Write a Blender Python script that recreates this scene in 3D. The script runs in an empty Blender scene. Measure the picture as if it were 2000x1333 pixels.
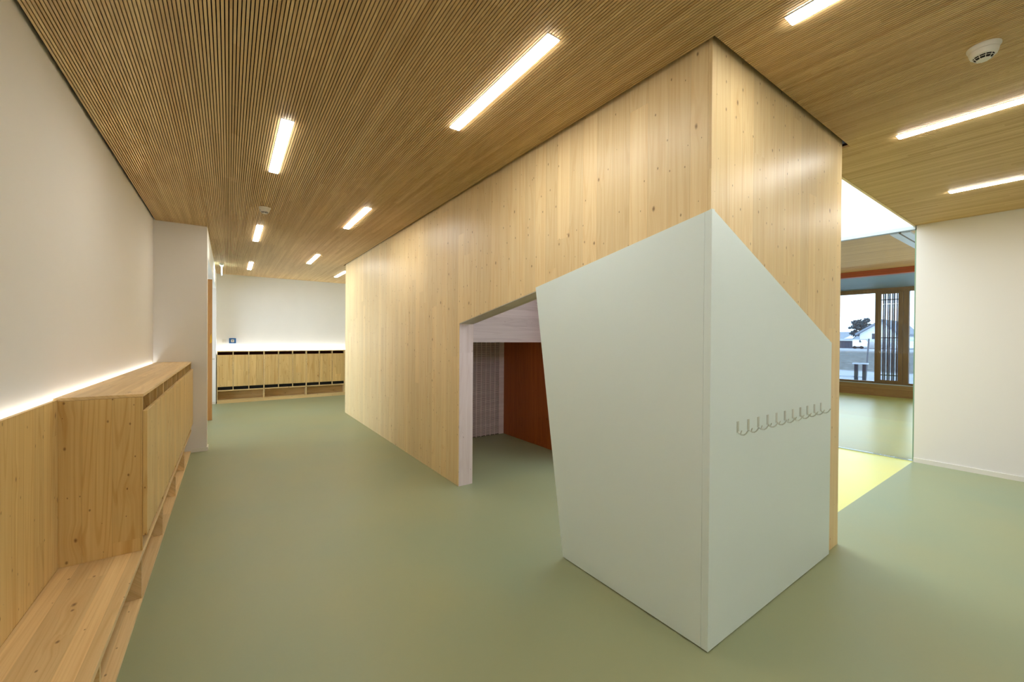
import bpy, bmesh, math, random
from mathutils import Vector, Matrix
random.seed(7)
S = bpy.context.scene
COL = S.collection
PI = math.pi

# ------------------------------------------------------------------ camera
FPX, YAW, PITCH, ROLL, CAMZ = 790.0, math.radians(-54.995), math.radians(-0.3616), math.radians(0.3897), 1.55
cam_d = bpy.data.cameras.new('camera')
cam = bpy.data.objects.new('camera', cam_d); COL.objects.link(cam)
cam_d.sensor_width = 36.0; cam_d.lens = FPX / 2000 * 36.0
cam_d.clip_start = 0.02; cam_d.clip_end = 600
_F = Vector((math.sin(YAW) * math.cos(PITCH), math.cos(YAW) * math.cos(PITCH), math.sin(PITCH)))
_r = Vector((math.cos(YAW), -math.sin(YAW), 0)); _u = _r.cross(_F)
_R = math.cos(ROLL) * _r + math.sin(ROLL) * _u; _U = -math.sin(ROLL) * _r + math.cos(ROLL) * _u
cam.matrix_world = Matrix(((_R.x, _U.x, -_F.x, 0), (_R.y, _U.y, -_F.y, 0), (_R.z, _U.z, -_F.z, CAMZ), (0, 0, 0, 1)))
S.camera = cam

# ------------------------------------------------------------------ world, exposure
W = bpy.data.worlds.new('overcast_sky'); S.world = W; W.use_nodes = True
bg = W.node_tree.nodes['Background']
bg.inputs[0].default_value = (0.74, 0.87, 1.0, 1); bg.inputs[1].default_value = 5.5
S.view_settings.view_transform = 'Standard'; S.view_settings.look = 'None'
S.view_settings.gamma = 1; S.view_settings.use_curve_mapping = False
S.view_settings.exposure = 0.03
LAMP_E, STRIP_E = 48.0, 17.0

def portal(name, loc, rot, sx, sy):
    l = bpy.data.lights.new(name, 'AREA'); l.shape = 'RECTANGLE'; l.size = sx; l.size_y = sy
    l.cycles.is_portal = True
    o = bpy.data.objects.new(name, l); o.location = loc; o.rotation_euler = rot; COL.objects.link(o)
portal('skylight_portal', (-5.0, 4.7, 4.28), (0, 0, 0), 7.4, 5.2)
portal('window_portal', (-4.0, 15.2, 1.6), (-PI / 2, 0, 0), 7.0, 3.0)

# ------------------------------------------------------------------ mesh helpers
def lin(r, g, b):
    f = lambda c: (c / 255 / 12.92) if c / 255 <= .04045 else ((c / 255 + .055) / 1.055) ** 2.4
    return (f(r), f(g), f(b), 1)

def bx(bm, x0, x1, y0, y1, z0, z1, M=None):
    vs = [bm.verts.new(Vector(p)) for p in ((x0, y0, z0), (x1, y0, z0), (x1, y1, z0), (x0, y1, z0), (x0, y0, z1), (x1, y0, z1), (x1, y1, z1), (x0, y1, z1))]
    if M is not None:
        for v in vs: v.co = M @ v.co
    for f in ((3, 2, 1, 0), (4, 5, 6, 7), (0, 1, 5, 4), (1, 2, 6, 5), (2, 3, 7, 6), (3, 0, 4, 7)):
        bm.faces.new([vs[i] for i in f])
    return bm

def box(*a):
    return bx(bmesh.new(), *a)

def boxes(lst):
    bm = bmesh.new()
    for a in lst: bx(bm, *a)
    return bm

def prism(pts, d):
    """pts: list of 3D points (planar polygon), extruded by the vector d"""
    bm = bmesh.new(); d = Vector(d)
    a = [bm.verts.new(Vector(p)) for p in pts]; b = [bm.verts.new(Vector(p) + d) for p in pts]
    n = len(pts)
    bm.faces.new(a); bm.faces.new(list(reversed(b)))
    for i in range(n):
        bm.faces.new((a[i], b[i], b[(i + 1) % n], a[(i + 1) % n]))
    bmesh.ops.recalc_face_normals(bm, faces=bm.faces)
    return bm

def lathe(prof, n=32, c=(0, 0, 0)):
    bm = bmesh.new(); rings = []
    for r, z in prof:
        if r < 1e-6: rings.append([bm.verts.new((c[0], c[1], c[2] + z))])
        else: rings.append([bm.verts.new((c[0] + r * math.cos(2 * PI * i / n), c[1] + r * math.sin(2 * PI * i / n), c[2] + z)) for i in range(n)])
    for A, B in zip(rings, rings[1:]):
        for i in range(n):
            j = (i + 1) % n
            if len(A) == 1 and len(B) == 1: continue
            if len(A) == 1: bm.faces.new((A[0], B[i], B[j]))
            elif len(B) == 1: bm.faces.new((A[i], A[j], B[0]))
            else: bm.faces.new((A[i], A[j], B[j], B[i]))
    bmesh.ops.recalc_face_normals(bm, faces=bm.faces)
    return bm

def tube(path, r, n=10, bm=None, radii=None):
    bm = bm or bmesh.new(); path = [Vector(p) for p in path]; prev = None
    t0 = (path[1] - path[0]).normalized()
    up = Vector((0, 0, 1)) if abs(t0.z) < .9 else Vector((0, 1, 0))
    x = t0.cross(up).normalized()
    for k, p in enumerate(path):
        t = (path[min(k + 1, len(path) - 1)] - path[max(k - 1, 0)]).normalized()
        x = (x - t * x.dot(t)).normalized(); y = t.cross(x)
        rr = radii[k] if radii else r
        ring = [bm.verts.new(p + rr * (math.cos(2 * PI * i / n) * x + math.sin(2 * PI * i / n) * y)) for i in range(n)]
        if prev:
            for i in range(n): bm.faces.new((prev[i], prev[(i + 1) % n], ring[(i + 1) % n], ring[i]))
        else: bm.faces.new(list(reversed(ring)))
        prev = ring
    bm.faces.new(prev)
    bmesh.ops.recalc_face_normals(bm, faces=bm.faces)
    return bm

def obj(name, bm, m, parent=None, bevel=0, smooth=False, loc=None):
    me = bpy.data.meshes.new(name); bm.normal_update(); bm.to_mesh(me); bm.free()
    if m is not None: me.materials.append(m)
    o = bpy.data.objects.new(name, me); COL.objects.link(o)
    if parent is not None: o.parent = parent
    if loc: o.location = loc
    if smooth:
        for p in me.polygons: p.use_smooth = True
        me.set_sharp_from_angle(angle=math.radians(40))
    if bevel:
        b = o.modifiers.new('bevel', 'BEVEL'); b.width = bevel; b.segments = 2; b.limit_method = 'ANGLE'
    return o

def tag(o, label, cat, group=None, kind=None):
    o['label'] = label; o['category'] = cat
    if group: o['group'] = group
    if kind: o['kind'] = kind
    return o

def struct(name, bm, m, parent=None, label=None, bevel=0):
    o = obj(name, bm, m, parent, bevel)
    if parent is None:
        o['kind'] = 'structure'
        if label: o['label'] = label
        o['category'] = name.split('_')[0]
    return o

def thing(name, label, cat, loc=(0, 0, 0), group=None, kind=None, rz=0):
    o = bpy.data.objects.new(name, None); COL.objects.link(o); o.location = loc; o.rotation_euler = (0, 0, rz)
    o.empty_display_size = .1
    return tag(o, label, cat, group, kind)

def dup(root, loc, label=None):
    r = root.copy(); COL.objects.link(r); r.location = loc
    if label: r['label'] = label
    for ch in list(root.children):
        c = ch.copy(); COL.objects.link(c); c.parent = r
        for g in ch.children:
            d = g.copy(); COL.objects.link(d); d.parent = c
    return r

# ------------------------------------------------------------------ node helpers
class NT:
    def __init__(s, name, rough=.5, spec=.5):
        s.m = bpy.data.materials.new(name); s.m.use_nodes = True; s.t = s.m.node_tree
        s.b = s.t.nodes['Principled BSDF']
        s.b.inputs['Roughness'].default_value = rough; s.b.inputs['Specular IOR Level'].default_value = spec
    def n(s, t, **k):
        x = s.t.nodes.new(t)
        for a, v in k.items(): setattr(x, a, v)
        return x
    def put(s, sock, v):
        if isinstance(v, bpy.types.NodeSocket): s.t.links.new(v, sock)
        elif v is not None: sock.default_value = v
    def math(s, op, a, b=None, c=None):
        x = s.n('ShaderNodeMath', operation=op); s.put(x.inputs[0], a)
        if b is not None: s.put(x.inputs[1], b)
        if c is not None: s.put(x.inputs[2], c)
        return x.outputs[0]
    def dot(s, v, ax):
        x = s.n('ShaderNodeVectorMath', operation='DOT_PRODUCT'); s.put(x.inputs[0], v); x.inputs[1].default_value = ax
        return x.outputs['Value']
    def vec(s, x=0, y=0, z=0):
        c = s.n('ShaderNodeCombineXYZ')
        for i, q in enumerate((x, y, z)): s.put(c.inputs[i], q)
        return c.outputs[0]
    def white(s, v):
        x = s.n('ShaderNodeTexWhiteNoise', noise_dimensions='3D'); s.put(x.inputs[0], v); return x.outputs['Value']
    def noise(s, v, scale=1, detail=3, rough=.5, dist=0):
        x = s.n('ShaderNodeTexNoise'); s.put(x.inputs['Vector'], v)
        x.inputs['Scale'].default_value = scale; x.inputs['Detail'].default_value = detail
        x.inputs['Roughness'].default_value = rough; x.inputs['Distortion'].default_value = dist
        return x.outputs[0]
    def voro(s, v, scale=1, rnd=1):
        x = s.n('ShaderNodeTexVoronoi', voronoi_dimensions='2D'); s.put(x.inputs['Vector'], v)
        x.inputs['Scale'].default_value = scale; x.inputs['Randomness'].default_value = rnd
        return x.outputs['Distance'], x.outputs['Color']
    def mix(s, f, a, b, mode='MIX'):
        x = s.n('ShaderNodeMix', data_type='RGBA', blend_type=mode)
        s.put(x.inputs[0], f); s.put(x.inputs[6], a); s.put(x.inputs[7], b)
        return x.outputs[2]
    def ss(s, v, a, b):   # smoothstep a..b -> 0..1
        x = s.n('ShaderNodeMapRange', interpolation_type='SMOOTHSTEP'); s.put(x.inputs[0], v)
        x.inputs[1].default_value = a; x.inputs[2].default_value = b
        return x.outputs[0]
    def lerp(s, v, a, b, c, d):
        x = s.n('ShaderNodeMapRange'); s.put(x.inputs[0], v)
        for i, q in enumerate((a, b, c, d)): x.inputs[i + 1].default_value = q
        return x.outputs[0]
    def gray(s, v):
        c = s.n('ShaderNodeCombineColor')
        for i in range(3): s.put(c.inputs[i], v)
        return c.outputs[0]
    def coord(s, rnd=True):
        tc = s.n('ShaderNodeTexCoord').outputs['Object']
        if not rnd: return tc
        oi = s.n('ShaderNodeObjectInfo').outputs['Random']
        a = s.n('ShaderNodeVectorMath', operation='ADD'); s.put(a.inputs[0], tc)
        s.put(a.inputs[1], s.vec(s.math('MULTIPLY', oi, 37.1), s.math('MULTIPLY', oi, 11.3), s.math('MULTIPLY', oi, 23.7)))
        return a.outputs[0]
    def bump(s, h, strength=.2, dist=.002):
        x = s.n('ShaderNodeBump'); s.put(x.inputs['Height'], h); x.inputs['Strength'].default_value = strength
        x.inputs['Distance'].default_value = dist; s.t.links.new(x.outputs[0], s.b.inputs['Normal'])
    def color(s, c): s.put(s.b.inputs['Base Color'], c); return s

def plain(name, c, rough=.5, spec=.5, metal=0, var=0.03, scale=3):
    M = NT(name, rough, spec); M.b.inputs['Metallic'].default_value = metal
    n = M.noise(M.coord(), scale, 3)
    M.color(M.mix(1, c, M.gray(M.lerp(n, .3, .7, 1 - var, 1 + var)), 'MULTIPLY'))
    return M.m

def emit(name, c, e):
    m = bpy.data.materials.new(name); m.use_nodes = True; t = m.node_tree
    for n in list(t.nodes): t.nodes.remove(n)
    o = t.nodes.new('ShaderNodeOutputMaterial'); x = t.nodes.new('ShaderNodeEmission')
    x.inputs[0].default_value = c; x.inputs[1].default_value = e; t.links.new(x.outputs[0], o.inputs[0])
    return m

def wood(name, light, dark, knot, u=(1, 1, 0), v=(0, 0, 1), plank=.14, plen=2.6, rough=.42, knots=1.0, grain=1.0, pvar=.10, seam=.25, spec=.4):
    M = NT(name, rough, spec); P = M.coord()
    U = M.dot(P, u); V = M.dot(P, v)
    # knots
    d1, c1 = M.voro(M.vec(M.math('MULTIPLY', U, 4.2), M.math('MULTIPLY', V, 2.4)), 1)
    wob = M.math('MULTIPLY', M.math('SUBTRACT', M.noise(M.vec(M.math('MULTIPLY', U, 60), M.math('MULTIPLY', V, 40)), 1, 2), .5), .03)
    d1k = M.math('ADD', d1, wob)
    r1 = M.n('ShaderNodeSeparateColor'); M.put(r1.inputs[0], c1)
    on1 = M.math('GREATER_THAN', r1.outputs[0], 1 - .40 * knots)
    rad1 = M.lerp(r1.outputs[1], 0, 1, .018, .055)
    k1 = M.math('MULTIPLY', on1, M.math('SUBTRACT', 1, M.ss(M.math('DIVIDE', d1k, rad1), .2, 1.15)))
    d2, c2 = M.voro(M.vec(M.math('MULTIPLY', U, 11), M.math('MULTIPLY', V, 6.5)), 1)
    r2 = M.n('ShaderNodeSeparateColor'); M.put(r2.inputs[0], c2)
    on2 = M.math('GREATER_THAN', r2.outputs[0], 1 - .52 * knots)
    rad2 = M.lerp(r2.outputs[1], 0, 1, .025, .085)
    k2 = M.math('MULTIPLY', on2, M.math('SUBTRACT', 1, M.ss(M.math('DIVIDE', M.math('ADD', d2, wob), rad2), .2, 1.1)))
    halo = M.math('MULTIPLY', on1, M.math('SUBTRACT', 1, M.ss(d1, .0, .28)))
    # planks
    pu = M.math('FLOOR', M.math('DIVIDE', U, plank))
    sh = M.math('MULTIPLY', M.white(M.vec(pu, 3.3, 0)), plen)
    pv = M.math('FLOOR', M.math('DIVIDE', M.math('ADD', V, sh), plen))
    pid = M.white(M.vec(pu, pv, 7.7))
    uw = M.math('ADD', U, M.math('MULTIPLY', halo, .018))
    fine = M.noise(M.vec(M.math('MULTIPLY', uw, 150), M.math('MULTIPLY', V, 2.2), M.math('MULTIPLY', pid, 40)), 1, 3, .6)
    mid = M.noise(M.vec(M.math('MULTIPLY', uw, 30), M.math('MULTIPLY', V, .7), M.math('MULTIPLY', pid, 60)), 1, 4, .55, .6)
    ring = M.math('SINE', M.math('MULTIPLY', M.noise(M.vec(M.math('MULTIPLY', uw, 7), M.math('MULTIPLY', V, .4), M.math('MULTIPLY', pid, 90)), 1, 1), 85))
    ring = M.ss(ring, .35, 1.0)
    g = M.math('ADD', M.math('MULTIPLY', fine, .35), M.math('MULTIPLY', mid, .65))
    g = M.math('ADD', g, M.math('MULTIPLY', ring, .11 * grain))
    f = M.lerp(g, .5 - .25, .5 + .35, 0, 1)
    col = M.mix(f, light, dark)
    col = M.mix(1, col, M.gray(M.lerp(pid, 0, 1, 1 - pvar, 1 + pvar * .6)), 'MULTIPLY')
    fr = M.math('FRACT', M.math('DIVIDE', U, plank))
    sm = M.math('MULTIPLY', M.math('LESS_THAN', fr, .0022 / plank), seam)
    col = M.mix(sm, col, tuple(x * .35 for x in dark[:3]) + (1,))
    col = M.mix(M.math('MULTIPLY', halo, .25), col, dark)
    col = M.mix(M.math('MAXIMUM', M.math('MULTIPLY', k1, .8), M.math('MULTIPLY', k2, .72)), col, knot)
    M.color(col)
    M.bump(fine, .03, .001)
    return M.m

def slatwood(name, light, dark, pitch=.016, axis=(0, 1, 0), along=(1, 0, 0), seg=1.1):
    M = NT(name, .5, .35); P = M.coord(False)
    U = M.dot(P, axis); V = M.dot(P, along)
    s = M.math('FLOOR', M.math('DIVIDE', U, pitch))
    blk = M.math('FLOOR', M.math('DIVIDE', s, 3))
    vv = M.math('FLOOR', M.math('DIVIDE', M.math('ADD', V, M.math('MULTIPLY', M.white(M.vec(s, 1.1, 0)), 4)), seg))
    vb = M.math('FLOOR', M.math('DIVIDE', M.math('ADD', V, M.math('MULTIPLY', M.white(M.vec(blk, 5.1, 0)), 4)), seg * 1.3))
    r = M.math('ADD', M.math('MULTIPLY', M.white(M.vec(s, vv, 2)), .5), M.math('MULTIPLY', M.white(M.vec(blk, vb, 3)), .5))
    n = M.noise(M.vec(M.math('MULTIPLY', U, 120), M.math('MULTIPLY', V, 3), r), 1, 3, .6)
    f = M.math('ADD', M.math('MULTIPLY', r, .75), M.math('MULTIPLY', n, .35))
    M.color(M.mix(f, light, dark))
    return M.m

# ------------------------------------------------------------------ materials
m_wall = plain('white_plaster', lin(225, 221, 214), .75, .25, var=.01, scale=1.2)
m_wallw = plain('white_paint', lin(236, 236, 232), .75, .25, var=.01)
m_spruce = wood('spruce_panel', lin(243, 223, 178), lin(222, 188, 130), lin(124, 80, 42), plank=.13, knots=1.0, rough=.40, pvar=.07)
m_spruce_end = wood('spruce_edge', lin(240, 222, 184), lin(214, 180, 128), lin(110, 74, 44), u=(1, 1, 0), plank=.2, knots=.3)
m_cab = wood('spruce_cabinet', lin(226, 198, 136), lin(194, 152, 86), lin(104, 64, 28), plank=.12, knots=1.1, grain=1.6)
m_cabx = wood('spruce_cabinet_lengthwise', lin(236, 208, 156), lin(204, 166, 110), lin(96, 58, 28), u=(0, 1, 1), v=(1, 0, 0), plank=.07, plen=3.5, knots=.6, pvar=.14, seam=.1)
m_caby = wood('spruce_cabinet_crosswise', lin(232, 206, 152), lin(206, 170, 108), lin(96, 58, 28), u=(1, 0, 1), v=(0, 1, 0), plank=.1, knots=.5)
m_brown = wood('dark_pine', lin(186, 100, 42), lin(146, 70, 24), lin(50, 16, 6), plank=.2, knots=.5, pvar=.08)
m_beamb = wood('pale_planks', lin(222, 214, 216), lin(190, 178, 184), lin(140, 120, 120), u=(0, 0, 1), v=(0, 1, 0), plank=.11, knots=.2)
m_palev = wood('pale_jamb', lin(232, 222, 222), lin(208, 192, 190), lin(150, 130, 126), u=(1, 1, 0), v=(0, 0, 1), plank=.2, knots=.5)
m_soff = wood('pale_soffit', lin(214, 206, 196), lin(190, 180, 168), lin(140, 122, 110), u=(0, 1, 0), v=(1, 0, 0), plank=.2, knots=.2)
m_beam = wood('reddish_beam', lin(150, 70, 30), lin(112, 44, 18), lin(60, 24, 10), u=(0, 0, 1), v=(1, 0, 0), plank=.2, knots=.6)
m_frame = wood('window_frame_timber', lin(122, 92, 56), lin(92, 66, 38), lin(60, 36, 20), plank=.2, knots=.1, rough=.5)
m_sill = wood('sill_timber', lin(160, 126, 74), lin(124, 92, 50), lin(60, 36, 18), u=(0, 0, 1), v=(1, 0, 0), plank=.11, knots=.8)
m_oakdoor = wood('oak_door', lin(198, 146, 84), lin(170, 116, 60), lin(120, 80, 40), plank=.3, knots=.1, rough=.4)
m_ceil = slatwood('slatted_ceiling_wood', lin(226, 198, 146), lin(186, 150, 98))
m_felt = plain('black_felt', lin(34, 22, 14), .95, .05)
m_perf = slatwood('slotted_panel_wood', lin(236, 222, 220), lin(212, 194, 192), .016, (0, 0, 1), (0, 1, 0), .4)
m_mint = plain('mint_white_laminate', lin(228, 243, 244), .38, .45, var=.008, scale=1)
m_mint_edge = plain('laminate_edge', lin(200, 212, 208), .5, .3, var=.01)
m_steel = plain('brushed_steel', lin(218, 224, 220), .34, .5, metal=1, var=.05)
m_alu = plain('aluminium_profile', lin(176, 190, 200), .35, .5, metal=.6, var=.03)
m_plastic = plain('white_plastic', lin(226, 224, 216), .4, .5, var=.01)
m_black = plain('black_plastic', lin(12, 12, 13), .6, .3)
m_maroon = plain('shade_board', lin(52, 20, 12), .8, .1)  # colour of the shade in the far cabinets' top gap
m_blue = plain('blue_plastic', lin(16, 92, 156), .4, .5)
m_lampwhite = plain('lamp_housing', lin(235, 235, 232), .5, .4)
m_lamp = emit('lamp_diffuser', (1.0, .955, .885, 1), LAMP_E)
m_strip = emit('led_strip', (.86, .93, 1, 1), STRIP_E)
m_exit = emit('lit_exit_plate', (.72, .95, 1, 1), 9.0)

def floor_mat(name, a, b, rough, spec=.5):
    M = NT(name, rough, spec); P = M.coord(False)
    n = M.noise(P, 1.1, 3, .5, 0); n2 = M.noise(P, 40, 3, .6, 0)
    f = M.math('ADD', M.math('MULTIPLY', n, .8), M.math('MULTIPLY', n2, .2))
    M.color(M.mix(M.lerp(f, .3, .7, 0, 1), a, b))
    return M.m
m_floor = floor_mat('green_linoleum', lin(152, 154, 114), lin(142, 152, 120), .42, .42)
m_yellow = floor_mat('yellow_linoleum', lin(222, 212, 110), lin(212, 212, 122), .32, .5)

def glass_mat(name, tint=(1, 1, 1, 1), refl=1.0):
    m = bpy.data.materials.new(name); m.use_nodes = True; t = m.node_tree
    for n in list(t.nodes): t.nodes.remove(n)
    o = t.nodes.new('ShaderNodeOutputMaterial'); mx = t.nodes.new('ShaderNodeMixShader')
    tr = t.nodes.new('ShaderNodeBsdfTransparent'); gl = t.nodes.new('ShaderNodeBsdfGlossy'); fr = t.nodes.new('ShaderNodeFresnel')
    tr.inputs[0].default_value = tint; gl.inputs['Roughness'].default_value = 0.0; fr.inputs[0].default_value = 1.45
    t.links.new(fr.outputs[0], mx.inputs[0]); t.links.new(tr.outputs[0], mx.inputs[1]); t.links.new(gl.outputs[0], mx.inputs[2]); t.links.new(mx.outputs[0], o.inputs[0])
    return m
m_glass = glass_mat('clear_glass', (.97, .99, .98, 1))
m_winglass = glass_mat('window_glass', (.72, .77, .82, 1))
m_daypane = glass_mat('clear_outer_glass', (1, 1, 1, 1))
m_glassedge = plain('green_glass_edge', lin(120, 150, 125), .2, .6)

# ------------------------------------------------------------------ dimensions
ZC = 3.03           # ceiling underside
BX0, BX1, BY0, BY1 = -8.80, -1.087, 1.966, 3.80     # timber core
XA = -1.29          # ceiling / floor edge at the atrium
YR = 7.21           # right wall
YL = -.79           # left wall
XB = -11.80         # back wall
XE = 3.6            # wall behind the camera
YF = 15.03          # far window wall

# ------------------------------------------------------------------ floors
struct('floor', boxes([(-12.2, XE + .2, -1.5, BY1, -.12, 0), (XA, XE + .2, BY1, YR + .2, -.12, 0)]), m_floor, label='sage green linoleum floor of the hallway')
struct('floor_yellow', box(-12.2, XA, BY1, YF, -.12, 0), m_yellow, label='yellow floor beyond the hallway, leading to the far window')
struct('floor_corridor_end', box(-12.2, -9.2, BY1, 7.2, 0, .004), m_floor, label='green floor around the corner behind the timber core')
struct('trim_1', box(-6.5, XA, 7.215, 7.245, 0, .012), m_alu, label='flat metal threshold on the yellow floor')

# ------------------------------------------------------------------ ceilings
def slat_bm(x0, x1, y0, y1, z, pitch=.016, face=.0112, depth=.018):
    bm = bmesh.new()
    k0 = math.ceil(y0 / pitch)
    y = k0 * pitch
    while y + face < y1:
        q = [(y, z), (y + face, z), (y + face, z + depth), (y, z + depth)]
        A = [bm.verts.new((x0, a, b)) for a, b in q]; B = [bm.verts.new((x1, a, b)) for a, b in q]
        for i, j in ((0, 1), (1, 2), (3, 0)):
            bm.faces.new((A[i], A[j], B[j], B[i]))
        bm.faces.new((A[3], A[2], A[1], A[0])); bm.faces.new(B)
        y += pitch
    return bm
g = .028
regs = [(BX0 - g, BX1 + g, YL + .022, BY0 - g), (XB, BX0 - g, YL + .022, 7.0), (BX1 + g, XE, YL + .022, YR), (XA, BX1 + g, BY1 + .07, YR)]
bm = bmesh.new()
for r in regs:
    b2 = slat_bm(*r, ZC); me = bpy.data.meshes.new('tmp'); b2.to_mesh(me); b2.free(); bm.from_mesh(me); bpy.data.meshes.remove(me)
ce = struct('ceiling', bm, m_ceil, label='finely slatted oak ceiling of the hallway')
struct('ceiling_backing', boxes([(a, b, c, d, ZC + .0185, ZC + .035) for a, b, c, d in regs]), m_felt, ce)
struct('ceiling_slab', boxes([(-12.2, XE + .2, -1.5, BY0, 3.2, 3.4), (-12.2, BX0, BY0, 7.2, 3.2, 3.4), (BX1, XE + .2, BY0, YR + .2, 3.2, 3.4)]), m_felt, label='dark slab above the slatted ceiling')
# far room ceiling
fc = struct('ceiling_far', slat_bm(-9, 1, YR + .2, 11.0, ZC), slatwood('shaded_ceiling_wood', lin(170, 136, 80), lin(128, 96, 50)), label='slatted ceiling of the far room')  # same wood as the hallway ceiling, its shade darkened into the colours
struct('ceiling_soffit', box(-9, 1, 11.14, YF, ZC, ZC + .012), plain('teal_shaded_ceiling', lin(92, 112, 114), .45, .5), label='far ceiling beyond the beam, its shade painted as teal grey')  # separate board whose teal grey stands in for shade and reflection
struct('ceiling_backing', box(-9, 1, YR + .2, YF, ZC + .0185, ZC + .2), m_felt, fc)
struct('trim_2', box(XA - .022, XA, BY1 + .07, YR, ZC - .004, ZC + .05), m_spruce_end, label='thin timber edge of the slatted ceiling')

# ------------------------------------------------------------------ walls
H3 = 3.2
wl = struct('wall_left', boxes([(-6.85, XE, YL - .2, YL, 0, H3)]), m_wall, label='off-white wall above the bench and cabinets')
struct('wall_pillar', box(-7.02, -6.85, YL - .2, -.24, 0, H3), m_wall, label='white pier at the end of the near cabinets')
struct('wall_corridor', boxes([(-11.5, -7.02, -.44, -.24, 2.65, H3), (-12.0, -11.5, -.44, -.24, 0, H3)]), m_wallw, label='white lintel wall over the side recess')
struct('wall_recess', boxes([(-12.0, -11.5, -1.5, -.44, 0, H3), (-7.1, -6.9, -1.5, YL - .2, 0, H3), (-11.5, -7.1, -1.5, -.44, 2.8, H3)]), m_wall, label='white walls of the side recess')
struct('wall_back', box(XB - .2, XB, -.24, 7.0, 0, H3), m_wallw, label='white end wall above the far cabinets')
struct('wall_corridor_end', boxes([(-12.0, -11.6, 7.0, 7.2, 0, H3), (-9.5, -9.2, 7.0, 7.2, 0, H3), (-11.6, -9.5, 7.0, 7.2, 2.8, H3)]), m_wallw, label='wall closing the hidden corridor')
wn2 = struct('window_2', boxes([(-11.6, -11.52, 7.05, 7.15, 0, 2.8), (-9.58, -9.5, 7.05, 7.15, 0, 2.8), (-11.52, -9.58, 7.05, 7.15, 2.72, 2.8), (-11.52, -9.58, 7.05, 7.15, 0, .08)]), m_frame, label='added tall window, unseen at the hidden end of the corridor')  # unseen window, added to send daylight down the corridor
obj('glass_pane', box(-11.52, -9.58, 7.09, 7.10, .08, 2.72), m_daypane, wn2)
wn3 = struct('window_3', boxes([(-11.5, -11.43, -1.45, -1.35, 0, 2.8), (-7.17, -7.1, -1.45, -1.35, 0, 2.8), (-11.43, -7.17, -1.45, -1.35, 2.73, 2.8), (-11.43, -7.17, -1.45, -1.35, 0, .07)]), m_frame, label='added glazed outer door, unseen in the side recess')  # unseen glazing, added and widened to spread daylight over floor and core
obj('glass_pane', box(-11.43, -7.17, -1.41, -1.40, .07, 2.73), m_daypane, wn3)
portal('recess_portal', (-9.3, -1.6, 1.4), (PI / 2, 0, 0), 4.4, 2.8)
portal('corridor_portal', (-10.55, 7.3, 1.4), (-PI / 2, 0, 0), 2.2, 2.9)
struct('wall_right', box(XA + .006, XE, YR, YR + .2, 0, H3), m_wall, label='off-white wall on the right')
struct('wall_behind', box(XE, XE + .2, YL - .2, YR + .2, 0, H3), m_wall, label='wall behind the camera')
m_base = plain('white_baseboard', lin(222, 218, 206), .5, .4)
struct('baseboard_right', box(XA + .006, XE, YR - .014, YR, 0, .055), m_base, label='low white baseboard under the right wall')
struct('baseboard_pillar', boxes([(-6.85, -6.838, -.40, -.228, 0, .05), (-7.02, -6.85, -.24, -.228, 0, .05)]), m_base, label='low white baseboard around the pier')
struct('baseboard_corridor', box(-11.5, -11.488, -.44, -.24, 0, .05), m_base, label='low white baseboard left of the far cabinets')

# atrium: tall white walls under an open skylight
struct('wall_atrium_far', box(-9.2, XA, YR, YR + .2, 3.035, 4.3), m_wallw, label='bright white wall above the glass screen')
struct('wall_atrium_edge', box(XA, XA + .15, BY1 + .07, YR + .2, ZC + .05, 4.3), m_wallw, label='upstand above the ceiling edge')
struct('wall_atrium_side', boxes([(-9.2, -9.0, BY1, 15.2, 0, 4.3), (-9.0, BX0, BY0 + .17, BY1, 3.1, 4.3)]), m_wallw, label='side wall of the atrium')

# timber core
t = .168
op = [(-3.767, 0), (-3.767, 1.704), (-2.33, 1.950), (-2.05, 0)]
def front_wall():
    y0 = BY0
    pts = [(BX0, 0), (-3.767, 0), (-3.767, 1.704), (-2.33, 1.950), (-2.05, 0), (BX1 - .02, 0), (BX1 - .02, 5), (BX0, 4.3)]
    return prism([(x, y0, z) for x, z in pts], (0, t, 0))
struct('wall_timber_front', front_wall(), m_spruce, label='knotty spruce face of the timber core with a slanted opening', bevel=.002)
struct('wall_timber_side', box(BX1 - .02, BX1, BY0, BY1, 0, 4.3), m_spruce, label='knotty spruce side face of the timber core', bevel=.002)
struct('wall_timber_inner_side', box(BX1 - .17, BX1 - .02, BY0 + t, BY1, 0, 4.3), m_spruce, label='inner side of the timber core')
struct('wall_timber_end', box(BX0, BX0 + t, BY0 + t, BY1, 0, 3.1), m_spruce, label='far end of the timber core')
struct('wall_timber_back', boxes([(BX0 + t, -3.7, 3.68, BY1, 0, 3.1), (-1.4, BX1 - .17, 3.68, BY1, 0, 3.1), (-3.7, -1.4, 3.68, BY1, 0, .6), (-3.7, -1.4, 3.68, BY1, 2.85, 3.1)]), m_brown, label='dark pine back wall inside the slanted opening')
struct('trim_3', box(-3.767, -3.764, BY0 + .003, BY0 + t - .003, 0, 1.70), m_palev, label='pale jamb of the slanted opening')
struct('ceiling_core', box(BX0 + t, BX1 - .17, BY0 + t, 3.68, 2.9, 3.0), m_beamb, label='pale ceiling inside the timber core')
struct('trim_5', prism([(-3.764, BY0 + .002, 1.7045), (-2.33, BY0 + .002, 1.9497), (-2.33, BY0 + .002, 1.944), (-3.764, BY0 + .002, 1.6988)], (0, t - .004, 0)), m_soff, label='pale board under the slanted lintel')
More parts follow.
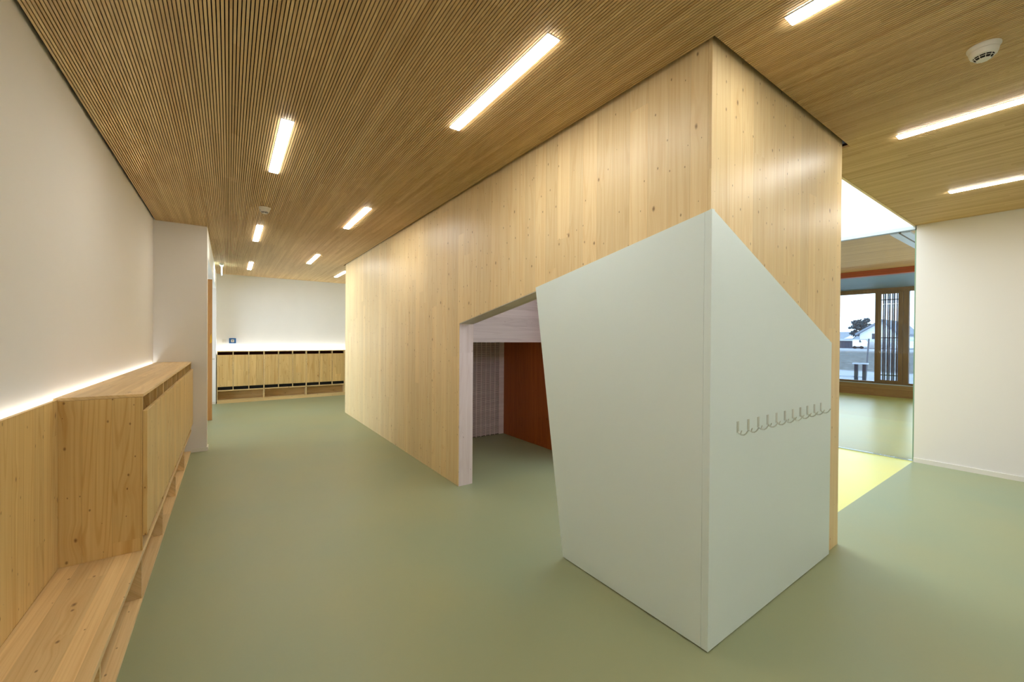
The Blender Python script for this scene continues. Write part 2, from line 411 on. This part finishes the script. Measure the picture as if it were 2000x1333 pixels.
# bulkhead and slotted panel inside
struct('wall_bulkhead', box(-5.5, -4.3, BY0 + t, 3.68, 1.5, 2.9), m_beamb, label='pale planked bulkhead inside the slanted opening')
def perf():
    bm = bmesh.new(); z = .012
    while z < 1.494:
        bx(bm, -5.49, -5.478, BY0 + t, 3.60, z, z + .0092); z += .016
    y = 3.60
    bx(bm, -5.49, -5.477, 3.595, 3.68, 0, 1.5)
    while y > BY0 + t:
        bx(bm, -5.49, -5.4775, y - .010, y, .0, 1.5); y -= .085
    return bm
pw = struct('wall_slotted', perf(), m_perf, label='slotted pale acoustic panel inside the opening')
struct('wall_slotted_backing', box(-5.60, -5.4905, BY0 + t, 3.68, 0, 1.5), m_felt, pw)

wlt = thing('added_core_light', 'added cool light, unseen inside the timber core behind the mint panel', 'added light', (BX1 - .17, 2.9, 2.25))  # unseen lamp, added to brighten the inside of the opening
obj('housing', box(-.03, -.0005, -.45, .45, -.22, .22), m_lampwhite, wlt, bevel=.004)
obj('diffuser', box(-.036, -.0305, -.43, .43, -.20, .20), emit('cool_diffuser', (.80, .80, 1.0, 1), 14.0), wlt)
# ------------------------------------------------------------------ mint corner cladding with coat hooks
cl = thing('corner_cladding', 'angular mint-white panel wrapped round the near corner of the timber core', 'panel', (BX1, BY0, 0))
def rel(bm, o):
    bmesh.ops.translate(bm, verts=bm.verts, vec=-Vector(o.location)); return bm
yp, xp = 1.940, -1.067
obj('front_panel', rel(prism([(-2.458, yp, 1.945), (-1.105, yp, 2.187), (-1.105, yp, .006), (-2.126, yp, .006)], (0, .0255, 0)), cl), m_mint, cl, bevel=.001)
obj('corner_strip', rel(prism([(-1.1035, yp - .0005, 2.187), (xp, yp - .0005, 2.194), (xp, yp - .0005, .006), (-1.1035, yp - .0005, .006)], (0, .0255, 0)), cl), m_mint, cl)
obj('side_panel', rel(prism([(xp, yp + .0252, 2.188), (xp, 3.565, 1.534), (xp, 3.558, .006), (xp, yp + .0252, .006)], (-.0195, 0, 0)), cl), m_mint, cl, bevel=.001)

hk = thing('coat_hook', 'steel coat hook nearest the panel edge, first of the row', 'coat hook', (xp, 2.212, 1.06), group='steel coat hooks on the mint panel')
b = bmesh.new(); bx(b, 0, .003, -.011, .011, .0, .058)
obj('back_plate', b, m_steel, hk, bevel=.001)
path = [(.004, 0, .004), (.010, 0, -.006), (.020, 0, -.010), (.032, 0, -.008), (.043, 0, .001), (.052, 0, .016), (.056, 0, .024)]
obj('hook_arm', tube(path, .0042, 10, radii=[.0032, .0035, .0037, .0037, .0035, .0033, .0042]), m_steel, hk, smooth=True)
obj('inner_spur', tube([(.016, 0, -.009), (.018, 0, .002), (.022, 0, .012)], .0027, 8), m_steel, hk, smooth=True)
ords = ['second', 'third', 'fourth', 'fifth', 'sixth, the middle one', 'seventh', 'eighth', 'ninth', 'tenth', 'eleventh and farthest']
for i, w in enumerate(ords):
    dup(hk, (xp, 2.212 + .1157 * (i + 1), 1.06), 'steel coat hook on the mint panel, %s from the corner' % w)

# ------------------------------------------------------------------ ceiling lights
def lamp(x, y, label):
    L = thing('ceiling_light', label, 'ceiling light', (x, y, ZC), group='linear ceiling lights')
    obj('housing', boxes([(-.535, .535, -.040, -.0345, -.003, .012), (-.535, .535, .0345, .040, -.003, .012), (-.535, -.529, -.0345, .0345, -.003, .012), (.529, .535, -.0345, .0345, -.003, .012)]), m_lampwhite, L)
    obj('diffuser', box(-.528, .528, -.034, .034, -.009, .011), m_lamp, L)
    return L
L0 = lamp(-2.05, 1.30, 'large diagonal ceiling light strip in front of the timber core')
for x, y, l in ((-3.68, .327, 'steep ceiling light strip at upper left, nearest of the left row'),
                (-6.86, .337, 'small ceiling light strip just beyond the distant smoke detector'),
                (-10.08, .365, 'smallest ceiling light strip, farthest of the left row'),
                (-5.26, 1.30, 'middle ceiling light strip of the row beside the timber core'),
                (-8.47, 1.31, 'short distant ceiling light strip, third of the row beside the timber core'),
                (-10.08, 2.145, 'ceiling light strip at the far end corner of the timber core'),
                (-.28, 2.12, 'ceiling light strip cut off by the top picture edge'),
                (-.28, 3.97, 'long ceiling light strip at right under the large smoke detector'),
                (-.28, 5.84, 'ceiling light strip above the right wall, lowest at the right edge'),
                (-.48, .327, 'unseen ceiling light strip just above the viewer'),  # unseen strips added at the row spacing for light
                (1.16, 1.30, 'unseen ceiling light strip behind the viewer, side row'),
                (2.93, 2.12, 'added ceiling light strip out of view at right, first of three'),  # unseen row, added at the same spacing to light the side panel
                (2.93, 3.97, 'added ceiling light strip out of view at right, middle of three'),
                (2.93, 5.84, 'added ceiling light strip out of view at right, by the right wall'),
                (-4.4, 8.7, 'added ceiling light strip of the far room hidden behind the timber core, nearer the glass'),  # unseen far-room lamps, added to brighten the floor beyond the glass
                (-4.9, 10.5, 'added ceiling light strip of the far room hidden behind the timber core, nearer the beam'),
                (-.25, 8.7, 'added ceiling light strip of the far room hidden behind the right wall, nearer the glass'),
                (-.9, 10.5, 'added ceiling light strip of the far room hidden behind the right wall, nearer the beam')):
    dup(L0, (x, y, ZC), l)

# LED strips hidden behind cabinet tops
led = thing('wall_light_strip', 'glowing light line behind the bench back and near cabinets', 'light strip', (-1.6, YL, 1.15))
obj('led_band', box(-5.2, 5.1, .002, .020, .025, .035), m_strip, led)
obj('channel', box(-5.2, 5.1, .0, .022, -.012, .0245), m_lampwhite, led)
m_strip2 = emit('led_strip_cool', (.97, 1, 1, 1), 90.0)
led2 = thing('wall_light_strip', 'glowing light line behind the top of the far cabinets', 'light strip', (XB, 1.7, 1.15))
obj('led_band', box(.002, .03, -1.9, 1.9, .03, .04), m_strip2, led2)
obj('channel', box(.0, .032, -1.9, 1.9, -.012, .0295), m_lampwhite, led2)

# ------------------------------------------------------------------ smoke detectors
sd = thing('smoke_detector', 'large white smoke detector at upper right of the slatted ceiling', 'smoke detector', (-.318, 3.10, ZC))
obj('base', lathe([(0, 0), (.060, 0), (.060, -.006), (.056, -.012), (.053, -.0215), (0, -.0215)], 40), m_plastic, sd, smooth=True)
obj('body', lathe([(0, -.023), (.0525, -.023), (.050, -.036), (.046, -.046), (.040, -.049), (.0375, -.050)], 40), m_plastic, sd, smooth=True)
obj('sensor_chamber', lathe([(.036, -.048), (.033, -.058), (.026, -.064), (0, -.064)], 40), m_black, sd, smooth=True)
bmc = bmesh.new()
for i in range(10):
    a = 2 * PI * i / 10
    tube([(.0375 * math.cos(a), .0375 * math.sin(a), -.0495), (.034 * math.cos(a), .034 * math.sin(a), -.0585), (.026 * math.cos(a), .026 * math.sin(a), -.0655)], .0013, 6, bmc)
ringp = [(.0348 * math.cos(2 * PI * i / 32), .0348 * math.sin(2 * PI * i / 32), -.0567) for i in range(33)]
tube(ringp, .0012, 6, bmc)
obj('cage', bmc, m_plastic, sd, smooth=True)
obj('cap', lathe([(0, -.066), (.024, -.066), (.026, -.064), (.026, -.0645)], 32), m_plastic, sd, smooth=True)
dup(sd, (-5.44, .335, ZC), 'small distant smoke detector between the ceiling lights on the left')

# ------------------------------------------------------------------ exit sign, switch, call point
ex = thing('exit_sign', 'edge-lit exit sign plate hanging under the ceiling before the end wall', 'exit sign', (-10.15, -.12, ZC))
obj('ceiling_mount', boxes([(-.12, .12, -.035, .035, -.03, 0), (-.16, .16, -.018, .018, -.05, -.03)]), m_plastic, ex)
obj('light_plate', box(-.15, .15, -.006, .006, -.22, -.05), m_exit, ex)
sw = thing('light_switch', 'small square white switch on the end wall', 'light switch', (XB, -.085, 1.445))
obj('frame', box(0, .008, -.04, .04, -.04, .04), m_plastic, sw, bevel=.002)
obj('rocker', box(.008, .012, -.028, .028, -.028, .028), m_plastic, sw, bevel=.002)
ca = thing('call_point', 'small blue alarm call point beside the white switch', 'alarm call point', (XB, .075, 1.45))
obj('casing', box(0, .045, -.068, .068, -.062, .062), m_blue, ca, bevel=.006)
obj('white_window', box(.045, .048, -.032, .032, -.036, .030), m_plastic, ca)
obj('button', lathe([(0, 0), (.010, 0), (.010, .004), (0, .004)], 16), m_black, ca).matrix_local = Matrix.Translation((.048, 0, -.002)) @ Matrix.Rotation(PI / 2, 4, 'Y')

# ------------------------------------------------------------------ near cabinets (four units) and bench
YF_ = -.41; YBK = YL + .024
UW = (6.85 - 3.157) / 4
def near_unit():
    """origin at the near lower front corner of a unit; x runs to -UW"""
    U = thing('coat_cabinet', 'first spruce cabinet unit beside the bench', 'cabinet', (-3.157, YF_, 0), group='spruce coat cabinets along the left wall')
    d = YF_ - YBK
    L = UW
    obj('carcass', boxes([(-.019, 0, -d, 0, .30, 1.195), (-L, -L + .010, -d, 0, .30, 1.195), (-L + .010, -.019, -d, -d + .012, .30, 1.195)] +
                         [(-L * k / 3 - .006, -L * k / 3 + .006, -d, -.004, .30, 1.195) for k in (1, 2)]), m_cab, U, bevel=.0008)
    obj('shelf', box(-L + .010, -.019, -d + .012, -.02, 1.0, 1.016), m_cabx, U)
    obj('base_shelf', boxes([(-L, 0, -d, .0, .002, .020), (-.02, 0, -d + .0, -.004, .020, .272), (-L, -.02, -d, -d + .012, .020, .272)]), m_cabx, U)
    obj('bench_shelf', box(-L, 0, -d, .004, .272, .2995), m_cabx, U)
    for k in range(3):
        obj('door', box(-L * (k + 1) / 3 + .001, -L * k / 3 - (.0 if k == 0 else .001), .001, .021, .385, 1.115), m_cab, U, bevel=.0012)
    return U
u0 = near_unit()
for i, w in enumerate(('second spruce cabinet unit from the bench', 'third spruce cabinet unit from the bench', 'last near spruce cabinet unit, against the white pier')):
    dup(u0, (-3.157 - UW * (i + 1), YF_, 0), w)
tag(obj('cabinet_top', box(-6.85, -3.157, YBK, YF_ + .004, 1.196, 1.213), m_cabx, bevel=.001), 'long knotty spruce top board over the left cabinets', 'worktop')

be = thing('bench', 'spruce wall bench with a tall panelled back at lower left', 'bench', (-3.157, YF_, 0))
dd = YF_ - YBK
obj('seat', box(.001, 4.6, -dd + .02, .004, .272, .30), m_cabx, be, bevel=.0015)
obj('backrest', box(.001, 4.6, -dd, -dd + .019, .0, 1.205), m_cab, be, bevel=.001)
obj('bottom_board', box(.001, 4.6, -dd + .02, 0, .002, .020), m_cabx, be)
for k in range(1, 5):
    obj('upright', box(k * UW - .02, k * UW, -dd + .02, -.006, .020, .272), m_caby, be)

# ------------------------------------------------------------------ far cabinets (four units)
XF = -11.47
FW = .9245
def far_unit():
    U = thing('coat_cabinet', 'far spruce cabinet unit beside the side recess', 'cabinet', (XF, -.222, 0), group='spruce coat cabinets along the end wall')
    D = -(XF - XB) + .035
    w = .019
    obj('carcass', boxes([(D, 0, 0, w * .6, .078, 1.195), (D, 0, FW - w * .6, FW, .078, 1.195), (D, 0, 0, FW, 1.195, 1.213), (D, D + .012, 0, FW, .06, 1.195),
                          (D, 0, 0, FW, .285, .306), (D, 0, 0, FW, .060, .080)] +
                         [(D, 0, FW * k / 3 - .007, FW * k / 3 + .007, .306, 1.195) for k in (1, 2)]), m_caby, U, bevel=.0008)
    obj('plinth', box(-.02, -.004, 0, FW, 0, .06), m_caby, U)
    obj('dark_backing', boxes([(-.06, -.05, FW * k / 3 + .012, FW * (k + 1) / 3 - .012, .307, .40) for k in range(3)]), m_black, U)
    obj('shade_backing', boxes([(-.14, -.13, FW * k / 3 + .012, FW * (k + 1) / 3 - .012, 1.10, 1.194) for k in range(3)]), m_maroon, U)  # dark sheets standing in for shade inside the top gap
    obj('shelf', box(D, -.02, .02, FW - .02, 1.0, 1.016), m_caby, U)
    for k in range(3):
        a = FW * k / 3 + (.0145 if k == 0 else .0105); b_ = FW * (k + 1) / 3 - (.0145 if k == 2 else .0105)
        obj('door', box(-.018, .001, a, b_, .385, 1.122), m_cab, U, bevel=.001)
    return U
f0 = far_unit()
for i, w in enumerate(('second far cabinet unit from the side recess', 'third far cabinet unit from the side recess', 'far cabinet unit mostly hidden by the timber core')):
    dup(f0, (XF, -.222 + FW * (i + 1), 0), w)

# ------------------------------------------------------------------ oak door leaf in the side recess
dr = struct('door_1', box(-9.32, -9.27, -1.15, -.25, .005, 2.60), m_oakdoor, label='open oak door leaf standing out of the side recess', bevel=.002)
obj('door_handle', tube([(-9.32, -.30, 1.13), (-9.39, -.30, 1.13), (-9.395, -.215, 1.13)], .011, 10), m_steel, dr, smooth=True)
obj('sticker', prism([(-9.269, -.285, 1.42), (-9.269, -.255, 1.44), (-9.269, -.262, 1.60), (-9.269, -.275, 1.56)], (.001, 0, 0)), plain('yellow_sticker', lin(214, 160, 20)), dr)

# ------------------------------------------------------------------ glass screen towards the far room
gs = thing('glass_screen', 'frameless glass screen with slim metal head rail before the far room', 'glass screen', (-4, YR + .02, 0))
obj('head_rail', box(-2.6, 2.71, -.03, .03, 2.985, 3.034), m_alu, gs, bevel=.002)
obj('glass_pane', box(-2.6, 2.70, .0, .01, .013, 2.985), m_glass, gs)
obj('glass_edge', box(2.7005, 2.712, -.002, .012, .013, 2.985), m_glassedge, gs)
tr = thing('ceiling_track', 'grey track with a black slot on the far room ceiling', 'track', (-1.49, YR + .25, ZC))
obj('rail', boxes([(-.10, -.012, 0, 3.0, -.022, 0), (.012, .10, 0, 3.0, -.022, 0)]), m_alu, tr)
obj('slot', box(-.012, .012, 0, 3.0, -.020, -.001), m_black, tr)
tag(obj('roof_beam', box(-9, 1, 11.0, 11.14, ZC - .115, ZC - .0005), m_beam), 'reddish timber beam across the far room ceiling', 'beam')

# ------------------------------------------------------------------ far window wall
struct('wall_far', boxes([(-9, -7.0, YF, YF + .2, 0, H3), (0.2, 1.2, YF, YF + .2, 0, H3), (-7.0, .2, YF, YF + .2, 3.03, H3), (-7.0, .2, YF + .05, YF + .2, 0, .33)]), m_wallw, label='wall around the far window')
struct('wall_far_right', box(1.0, 1.2, YR + .2, YF, 0, H3), m_wallw, label='right wall of the far room')
struct('trim_4', box(-7.0, .2, YF - .02, YF + .05, 0, .325), m_sill, label='timber apron under the far window')
wn = struct('window_1', boxes([(-7.0, .2, YF - .01, YF + .10, .352, .40), (-7.0, .2, YF - .01, YF + .10, 2.91, 3.028), (-3.50, -3.44, YF - .01, YF + .10, .40, 2.91), (-2.91, -2.80, YF - .01, YF + .10, .40, 2.91), (-7, -6.9, YF - .01, YF + .1, .4, 2.91), (.1, .2, YF - .01, YF + .1, .4, 2.91)]), m_frame, label='far timber framed window onto fields and houses')
obj('casement', boxes([(-3.44, -3.37, YF - .03, YF + .04, .40, 2.91), (-3.005, -2.915, YF - .03, YF + .04, .40, 2.91), (-3.37, -3.005, YF - .03, YF + .04, .40, .455), (-3.37, -3.005, YF - .03, YF + .04, 2.865, 2.91)]), m_frame, wn, bevel=.003)
for a, b_ in ((-6.9, -3.5), (-3.37, -3.005), (-2.80, .1)):
    obj('glass_pane', box(a, b_, YF + .03, YF + .04, .40, 2.91), m_winglass, wn)
obj('window_sill', box(-7.0, .2, YF - .04, YF + .05, .327, .350), m_alu, wn)
gr = thing('window_grille', 'dark vertical bars outside the narrow window casement', 'grille', (-3.19, YF + .25, 0))
m_dkmetal = plain('dark_metal', lin(40, 52, 66), .5, .5, metal=.3)
m_dkpole = plain('weathered_pole', lin(96, 100, 108), .7, .2)
m_gymetal = plain('grey_slat_metal', lin(150, 160, 172), .5, .5)
for i in range(5):
    x = -.20 + i * .096
    obj('bar', box(x, x + .022, 0, .03, .4, 2.95), m_dkmetal, gr)
    obj('slat', box(x + .024, x + .058, .04, .06, .4, 2.95), m_gymetal, gr)
for z in (.58, 1.64, 2.72):
    obj('crossbar', box(-.26, .26, -.012, -.0005, z - .012, z + .012), m_dkmetal, gr)

# ------------------------------------------------------------------ outdoors
def ground_bm():
    bm = bmesh.new(); xs = [-110, -60, -40, -25, -15, -8, 0, 10, 30, 60]
    rows = [(15.25, -.15), (28, -.15), (31, .05), (48, .72), (70, .72), (260, 2.0)]
    V = [[bm.verts.new((x, y, z)) for x in xs] for y, z in rows]
    for a, b_ in zip(V, V[1:]):
        for i in range(len(xs) - 1): bm.faces.new((a[i], a[i + 1], b_[i + 1], b_[i]))
    return bm
Mg = NT('frosty_ground', .9, .1); P = Mg.coord(False)
Y = Mg.dot(P, (0, 1, 0)); nn = Mg.noise(P, 3.0, 8, .7)
fm = Mg.math('MULTIPLY', Mg.ss(Y, 28, 29), Mg.math('SUBTRACT', 1, Mg.ss(Y, 44, 48)))
Mg.color(Mg.mix(fm, Mg.mix(nn, lin(120, 126, 136), lin(156, 161, 170)), Mg.mix(Mg.lerp(nn, .35, .65, 0, 1), lin(56, 61, 64), lin(112, 116, 116))))
struct('ground', ground_bm(), Mg.m, label='frosty ground and dry field outside the far window')

m_snowwall = plain('white_render_wall', lin(240, 242, 245), .8, .2)
m_roofd = plain('grey_roof', lin(120, 130, 142), .8, .2)
m_roofs = plain('frosted_roof', lin(196, 204, 214), .7, .2)
m_dkwin = plain('dark_opening', lin(52, 60, 76), .4, .5)
def at(px, py, y):   # where the pixel's ray meets the depth plane y (used only to size things)
    d = _F + (px - 1000) / FPX * _R - (py - 666.5) / FPX * _U
    k = y / d.y; return k * d.x, CAMZ + k * d.z
# gabled white house
xL, zE = at(1673, 650, 60); xR, _ = at(1757, 643, 60); xA, zA = at(1724, 624, 60)
ho = thing('house', 'white gabled house with a grey roof beyond the field', 'house', ((xL + xR) / 2, 60, .72))
obj('walls', rel(prism([(xL + .3, 60, .7), (xR - .3, 60, .7), (xR - .3, 60, zE - .1), (xA, 60, zA - .12), (xL + .3, 60, zE - .1)], (0, 9, 0)), ho), m_snowwall, ho)
for sx, a in ((0, xL), (1, xR)):
    obj('roof_slope', rel(prism([(a, 59.5, zE - .12 + .0), (xA, 59.5, zA), (xA, 59.5, zA - .22), (a, 59.5, zE - .34)], (0, 10, 0)), ho), m_roofd, ho)
wx0, wz0 = at(1703, 664, 60); wx1, wz1 = at(1710, 652, 60)
obj('window', rel(box(wx0, wx1, 59.96, 60.0, wz0, wz1), ho), m_dkwin, ho)
# long low house
a0, zt = at(1636, 648, 78); a1, _ = at(1674, 648, 78); _, ze = at(1655, 663, 78)
lh = thing('farm_building', 'long low building with a grey and frosted roof behind the car', 'building', (a0, 78, .75))
obj('walls', rel(box(a0 - 10, a1 + 1, 79, 86, .7, ze), lh), m_snowwall, lh)
obj('roof', rel(prism([(a0 - 10, 78.4, ze - .1), (a0 - 10, 82.5, zt), (a0 - 10, 87, ze - .1)], (a1 + 1.5 - a0 + 10, 0, 0)), lh), m_roofd, lh)
s0, _ = at(1655, 650, 80); s1, _ = at(1671, 650, 80)
obj('solar_patch', rel(prism([(s0, 78.6, ze + .06), (s0 + .8, 82.3, zt - .02), (s1, 82.3, zt - .02), (s1, 78.6, ze + .06)], (0, -.05, .04)), lh), m_roofs, lh)
# garage
g0, gz0 = at(1638, 679, 56); g1, gz1 = at(1664.5, 668, 56)
ga = thing('garage', 'low garage with a dark front left of the white car', 'garage', (g0, 56, .72))
obj('body', rel(box(g0 - 3, g1, 56, 59, .7, gz1 + .1), ga), m_dkwin, ga)
obj('flat_roof', rel(box(g0 - 3.2, g1 + 5.5, 55.8, 59.2, gz1 + .1, gz1 + .3), ga), m_roofs, ga)
for k in range(4):
    obj('door_panel', rel(box(g0 + .3 + k * (g1 - g0) / 4, g0 + (k + 1) * (g1 - g0) / 4, 55.95, 55.99, .75, gz1), ga), plain('garage_door_%d' % k, lin(70, 78, 96)), ga)
# white van
v0, _ = at(1665, 670, 52); v1, _ = at(1687, 670, 52)
va = thing('van', 'white van parked before the low building', 'vehicle', (v0, 52, .72), rz=0)
Lv = v1 - v0
obj('body', prism([(0, 0, .25), (Lv, 0, .25), (Lv, 0, .62), (Lv * .86, 0, .72), (Lv * .72, 0, .98), (Lv * .08, 0, .98), (0, 0, .90)], (0, 1.6, 0)), m_snowwall, va)
for fx in (.2, .8):
    obj('wheel', tube([(Lv * fx, -.03, .17), (Lv * fx, .18, .17)], .14, 16), m_black, va)
obj('side_window', prism([(Lv * .6, -.01, .68), (Lv * .8, -.01, .68), (Lv * .71, -.01, .9), (Lv * .6, -.01, .9)], (0, .01, 0)), m_dkwin, va)

# conifer
def conifer(Y, label):
    cx, _ = at(1681, 640, Y); zb = .72
    T = thing('conifer', label, 'tree', (cx, Y, zb))
    _, zt_ = at(1681, 626, Y)
    obj('trunk', tube([(0, 0, -.05), (.1, 0, (zt_ - zb) * .5), (0, 0, (zt_ - zb) * .9)], .2, 8, radii=[.22, .16, .06]), m_frame, T)
    bm = bmesh.new(); rnd = random.Random(3)
    lobes = [(1692, 628, 6, 4), (1684, 635, 9, 6), (1671, 632, 6, 5), (1677, 641, 11, 6), (1691, 640, 9, 7), (1671, 652, 9, 6), (1690, 652, 10, 8), (1664, 641, 5, 2), (1678, 630, 4, 4), (1700, 638, 4, 4)]
    for lx, ly, rx, ry in lobes:
        x0, z0 = at(lx, ly, Y); x1, _ = at(lx + rx, ly, Y); _, z1 = at(lx, ly - ry, Y)
        c = Vector((x0 - cx, 0, z0 - zb)); ax, az = x1 - x0, z1 - z0
        for i in range(int(9 * rx)):
            a = rnd.uniform(0, 2 * PI); e = rnd.uniform(-1.2, 1.4); r = rnd.uniform(.3, 1)
            d = Vector((math.cos(a) * math.cos(e), math.sin(a) * math.cos(e), math.sin(e)))
            p = c + Vector((d.x * ax, d.y * ax, d.z * az)) * r
            q_ = p + Vector((d.x * .35, d.y * .35, .10 + d.z * .12)) * rnd.uniform(.6, 1.3)
            tube([p, (p + q_) / 2, q_], .1, 5, bm, radii=[.05, .11, .015])
    obj('foliage', bm, plain('conifer_needles', lin(66, 84, 92), .9, .1, var=.2), T)
conifer(74, 'dark conifer tree behind the white house')
# barn seen in the right pane
b0, bz = at(1777, 642, 74); b1, _ = at(1800, 642, 74)
ba = thing('barn', 'grey roofed barn seen through the right window pane', 'barn', (b0, 74, .72))
obj('walls', rel(box(b0 - .4, b1 + 3, 74.3, 80, .7, 1.9), ba), m_snowwall, ba)
obj('roof', rel(prism([(b0 - 1, 74, 1.8), (b0 - 1, 77, bz), (b0 - 1, 80.5, 1.8)], (b1 - b0 + 5, 0, 0)), ba), plain('barn_roof', lin(150, 146, 156)), ba)
# leaning fence pole, rail frame
p0x, p0z = at(1697, 662, 24); p1x, p1z = at(1691, 727, 24)
tag(obj('fence_pole', tube([(p1x, 24, -.15), (p0x, 24, p0z)], .032, 8), m_dkpole), 'thin leaning grey pole at the field edge', 'pole')
w0, wz = at(1640, 664, 24)
tag(obj('fence_wire', tube([(w0, 24, p0z - .06), (p0x - .07, 24, p0z - .04)], .010, 5), m_dkpole), 'thin horizontal wire tied to the leaning pole', 'wire')
rf = thing('railing_frame', 'dark low railing frame with a frosted top rail outside the window', 'railing', (-4.5, 18.5, -.15))
q = []
for px in (1672.5, 1688.5):
    xx, zt2 = at(px, 712, 18.5); q.append((xx, zt2))
    obj('post', box(xx + 4.5 - .05, xx + 4.5 + .05, -.04, .04, 0, zt2 + .15), m_dkmetal, rf)
obj('top_rail', prism([(q[0][0] + 4.5 - .1, -.06, q[0][1] + .15), (q[1][0] + 4.5 + .1, -.06, q[1][1] + .15), (q[1][0] + 4.5 + .1, -.06, q[1][1] + .20), (q[0][0] + 4.5 - .1, -.06, q[0][1] + .20)], (0, .12, 0)), m_roofs, rf)
xx0, zz0 = at(1638, 733, 18.5)
obj('lower_rail', box(xx0 + 4.5, q[1][0] + 4.5, -.02, .02, zz0 + .10, zz0 + .16), m_roofs, rf)
